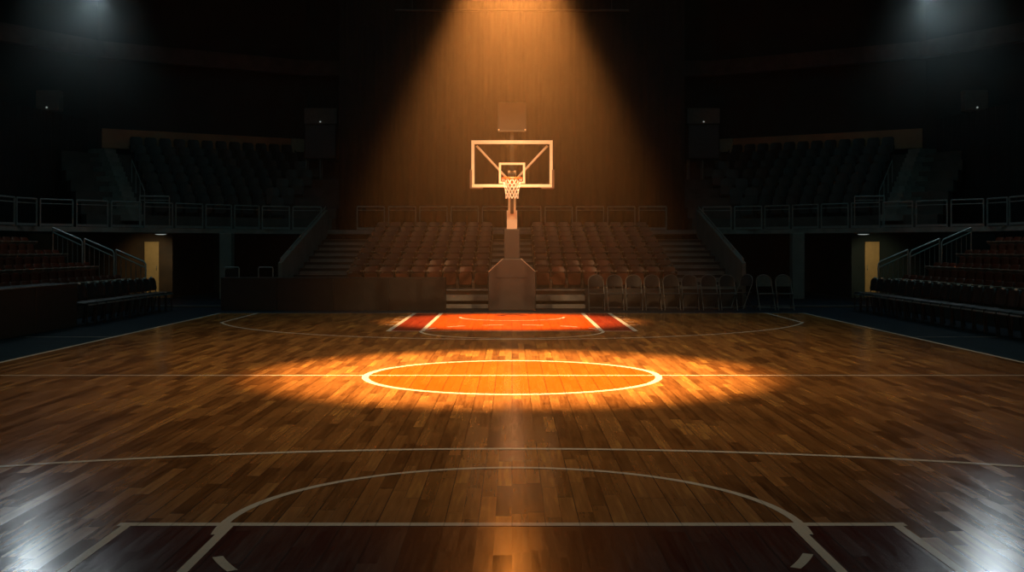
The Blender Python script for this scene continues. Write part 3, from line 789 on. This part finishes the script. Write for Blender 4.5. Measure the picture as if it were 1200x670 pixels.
for sx in (-1, 1):
    where = 'above the timber door side' if sx < 0 else 'above the black-walled door side'
    pts = ((-15.55, 41.05), (-16.9, 32.0))
    a, c = [(sx*x, y) for x, y in pts]
    tag(pleats(a, c, 0.0, 6.3, 'masking_drape', M['drape']), 'tall black masking drape closing the upper corner ' + where, 'drape', 'masking drapes')
    # cabinet on legs beside the curtain with a grey box on it
    zt_ = 2.62+.40*4
    c = thing('loudspeaker', 'black cabinet on thin legs beside the curtain, ' + where, 'loudspeaker', (sx*7.30, 43.0, zt_))
    b = MB(); b.box((0, 0, 1.42), (1.22, .60, 1.32)); b.build('cabinet', M['cabinet'], c, .03)
    b = MB(); b.box((0, -.305, 1.42), (1.10, .02, 1.20)); b.build('grille', M['black_vinyl'], c)
    for x in (-.55, -.02):
        b = MB(); b.tube([(x, -.2, 0), (x, -.2, .78)], .022, 6); b.build('leg', M['rail'], c)
        b = MB(); b.tube([(x, .2, .0), (x, .2, .78)], .022, 6); b.build('leg', M['rail'], c)
    b = thing('control_box', 'grey box with pin light on black cabinet, ' + where, 'box', (sx*7.30, 43.0, zt_+2.08))
    q = MB(); q.box((0, 0, .32), (1.26, .50, .62)); q.build('case', M['grey_box'], b, .03)
    q = MB(); q.lathe([(0, 0), (.03, .004), (.034, .03)], (0, -.28, .10), 10, Matrix.Rotation(PI/2, 3, 'X')); q.build('pin_light', M['pinlight'], b)
    b = thing('control_box', 'grey box with pin light above black drape, ' + where, 'box', (sx*16.35, 39.0-.0, 6.3))
    b.location = (sx*(15.55+(41.05-38.6)*(1.35/9.05)), 38.6, 6.30)
    q = MB(); q.box((0, 0, .35), (.80, .40, .70)); q.build('case', M['grey_box'], b, .03)
    q = MB(); q.lathe([(0, 0), (.03, .004), (.034, .03)], (0, -.23, .10), 10, Matrix.Rotation(PI/2, 3, 'X')); q.build('pin_light', M['pinlight'], b)

# ------------------------------------------------------------------ lamps
def fixture(label, loc, aim, lens, r=.16, ln=.34, group='spotlights of the rig'):
    t_ = thing('spotlight', label, 'lamp', loc, 0, group)
    R = (Vector(aim)-Vector(loc)).to_track_quat('-Z', 'Y').to_matrix()
    b = MB(); b.lathe([(r*.6, ln), (r*.85, ln*.9), (r, ln*.5), (r, -.02), (r*.93, -.02), (r*.9, .02)], n=20, R=R); b.build('housing', M['lamp_body'], t_)
    b = MB(); b.lathe([(0, .012), (r*.9, .012), (r*.9, .03)], n=20, R=R); b.build('lens', lens, t_)
    b = MB(); b.tube([R @ Vector((-r-.02, 0, ln*.5)), Vector((-r-.02, 0, r+ln*.7)), Vector((r+.02, 0, r+ln*.7)), R @ Vector((r+.02, 0, ln*.5))], .015, 6); b.build('yoke', M['lamp_body'], t_)
    b = MB(); b.tube([(0, 0, r+ln*.7), (0, 0, CEIL-loc[2])], .02, 6); b.build('hanging_rod', M['black_metal'], t_)
    return t_
def rig(cfg, label, r=.16, lens='lens_warm'):
    loc = Vector(cfg['loc']); d = (Vector(cfg['aim'])-loc).normalized()
    fixture(label, loc-d*.06, cfg['aim'], M[lens], r)
    spot('spot_light', loc, cfg['aim'], cfg['power'], cfg['color'], cfg['angle'], cfg['blend'], cfg['radius'], cfg.get('squeeze', 1.0))
rig(POOL, 'black spotlight hanging over the centre circle')
rig(HOOP, 'black spotlight aimed at the basket from the folding-chair side', .16, 'lens_dim')
rig(dict(HOOP, loc=(-3.4, 21.4, 8.2)), 'black spotlight aimed at the basket from the black table side', .16, 'lens_dim')
rig(LANE, 'black spotlight hanging straight above the far key', .16, 'lens_dim')
rig(STREAK, 'added unseen spotlight high behind the basket, for the streak on the near key', .16, 'lens_dim')
rig(SEAT_FILL, 'added unseen spotlight in front of the centre seats, lifting their light', .16, 'lens_dim')
rig(COURT, 'large black spotlight under the roof over the court', .4, 'lens_dim')
for sx in (-1, 1):
    where = 'timber-door side' if sx < 0 else 'black-walled door side'
    for j, (x, z, pw) in enumerate(((11.12, 8.56, .48), (12.95, 8.75, 3.0))):
        loc = (sx*x, 30.0, z); aim = ((sx*x, 27.0, 0), (sx*1.6, 2.6, 0))[j]
        fixture('white floodlight high in the upper corner, %s, %s one' % (where, ('inner', 'outer')[j]), loc, aim, M['lens_cool'], .20, .3, 'white floodlights of the corners')
        d = (Vector(aim)-Vector(loc)).normalized()
        spot('corner_light', Vector(loc)+d*.10, aim, CORNER['power']*pw, CORNER['color'], (100, 9.5)[j], (.9, 1.0)[j], .18)

# ------------------------------------------------------------------ stage haze hanging in the beams
def haze(label, loc, z0, z1, apex, spread, rmin, dens, low, color):
    """Bell of haze under a lamp: its radius grows below the lamp, and it thins towards its rim and its foot."""
    m = bpy.data.materials.new('stage_haze'); m.use_nodes = True
    t = m.node_tree; t.nodes.clear()
    o_ = t.nodes.new('ShaderNodeOutputMaterial'); v_ = t.nodes.new('ShaderNodeVolumeScatter'); v_.inputs['Color'].default_value = (*color, 1)
    tc = t.nodes.new('ShaderNodeTexCoord'); sp_ = t.nodes.new('ShaderNodeSeparateXYZ'); t.links.new(tc.outputs['Object'], sp_.inputs[0])
    r2 = math_node(t, 'ADD', math_node(t, 'MULTIPLY', sp_.outputs[0], sp_.outputs[0]), math_node(t, 'MULTIPLY', sp_.outputs[1], sp_.outputs[1]))
    R = math_node(t, 'ADD', rmin, math_node(t, 'MULTIPLY', math_node(t, 'SUBTRACT', apex, sp_.outputs[2]), spread))
    q = math_node(t, 'DIVIDE', r2, math_node(t, 'MULTIPLY', R, R))
    fall = math_node(t, 'POWER', math_node(t, 'MAXIMUM', 0.0, math_node(t, 'SUBTRACT', 1.0, q)), 1.5)
    h = math_node(t, 'MINIMUM', 1.0, math_node(t, 'MAXIMUM', 0.0, math_node(t, 'DIVIDE', math_node(t, 'SUBTRACT', sp_.outputs[2], z0), z1-z0)))
    h = math_node(t, 'ADD', low, math_node(t, 'MULTIPLY', math_node(t, 'POWER', h, 2.3), 1-low))
    t.links.new(math_node(t, 'MULTIPLY', math_node(t, 'MULTIPLY', fall, h), dens), v_.inputs['Density']); t.links.new(v_.outputs[0], o_.inputs['Volume'])
    b = MB(); b.lathe([(rmin+(apex-z0)*spread, z0), (rmin+(apex-z1)*spread, z1)], n=40)
    tag(b.build('haze', m, None, 0, 2, loc), label, 'haze', None, 'stuff')
haze('warm haze glowing in the spotlight beam over the centre circle', (0, 14.2, 0), .05, 5.85, 6.15, .70, .25, PLUME, .02, (1, .61, .32))
for sx in (-1, 1):
    haze('cool haze under the white floodlights, ' + ('timber-door side' if sx < 0 else 'black-walled door side'), (sx*11.2, 29.2, 0), 4.2, 8.1, 8.5, .50, 1.5, .085, .02, (.80, .98, 1))
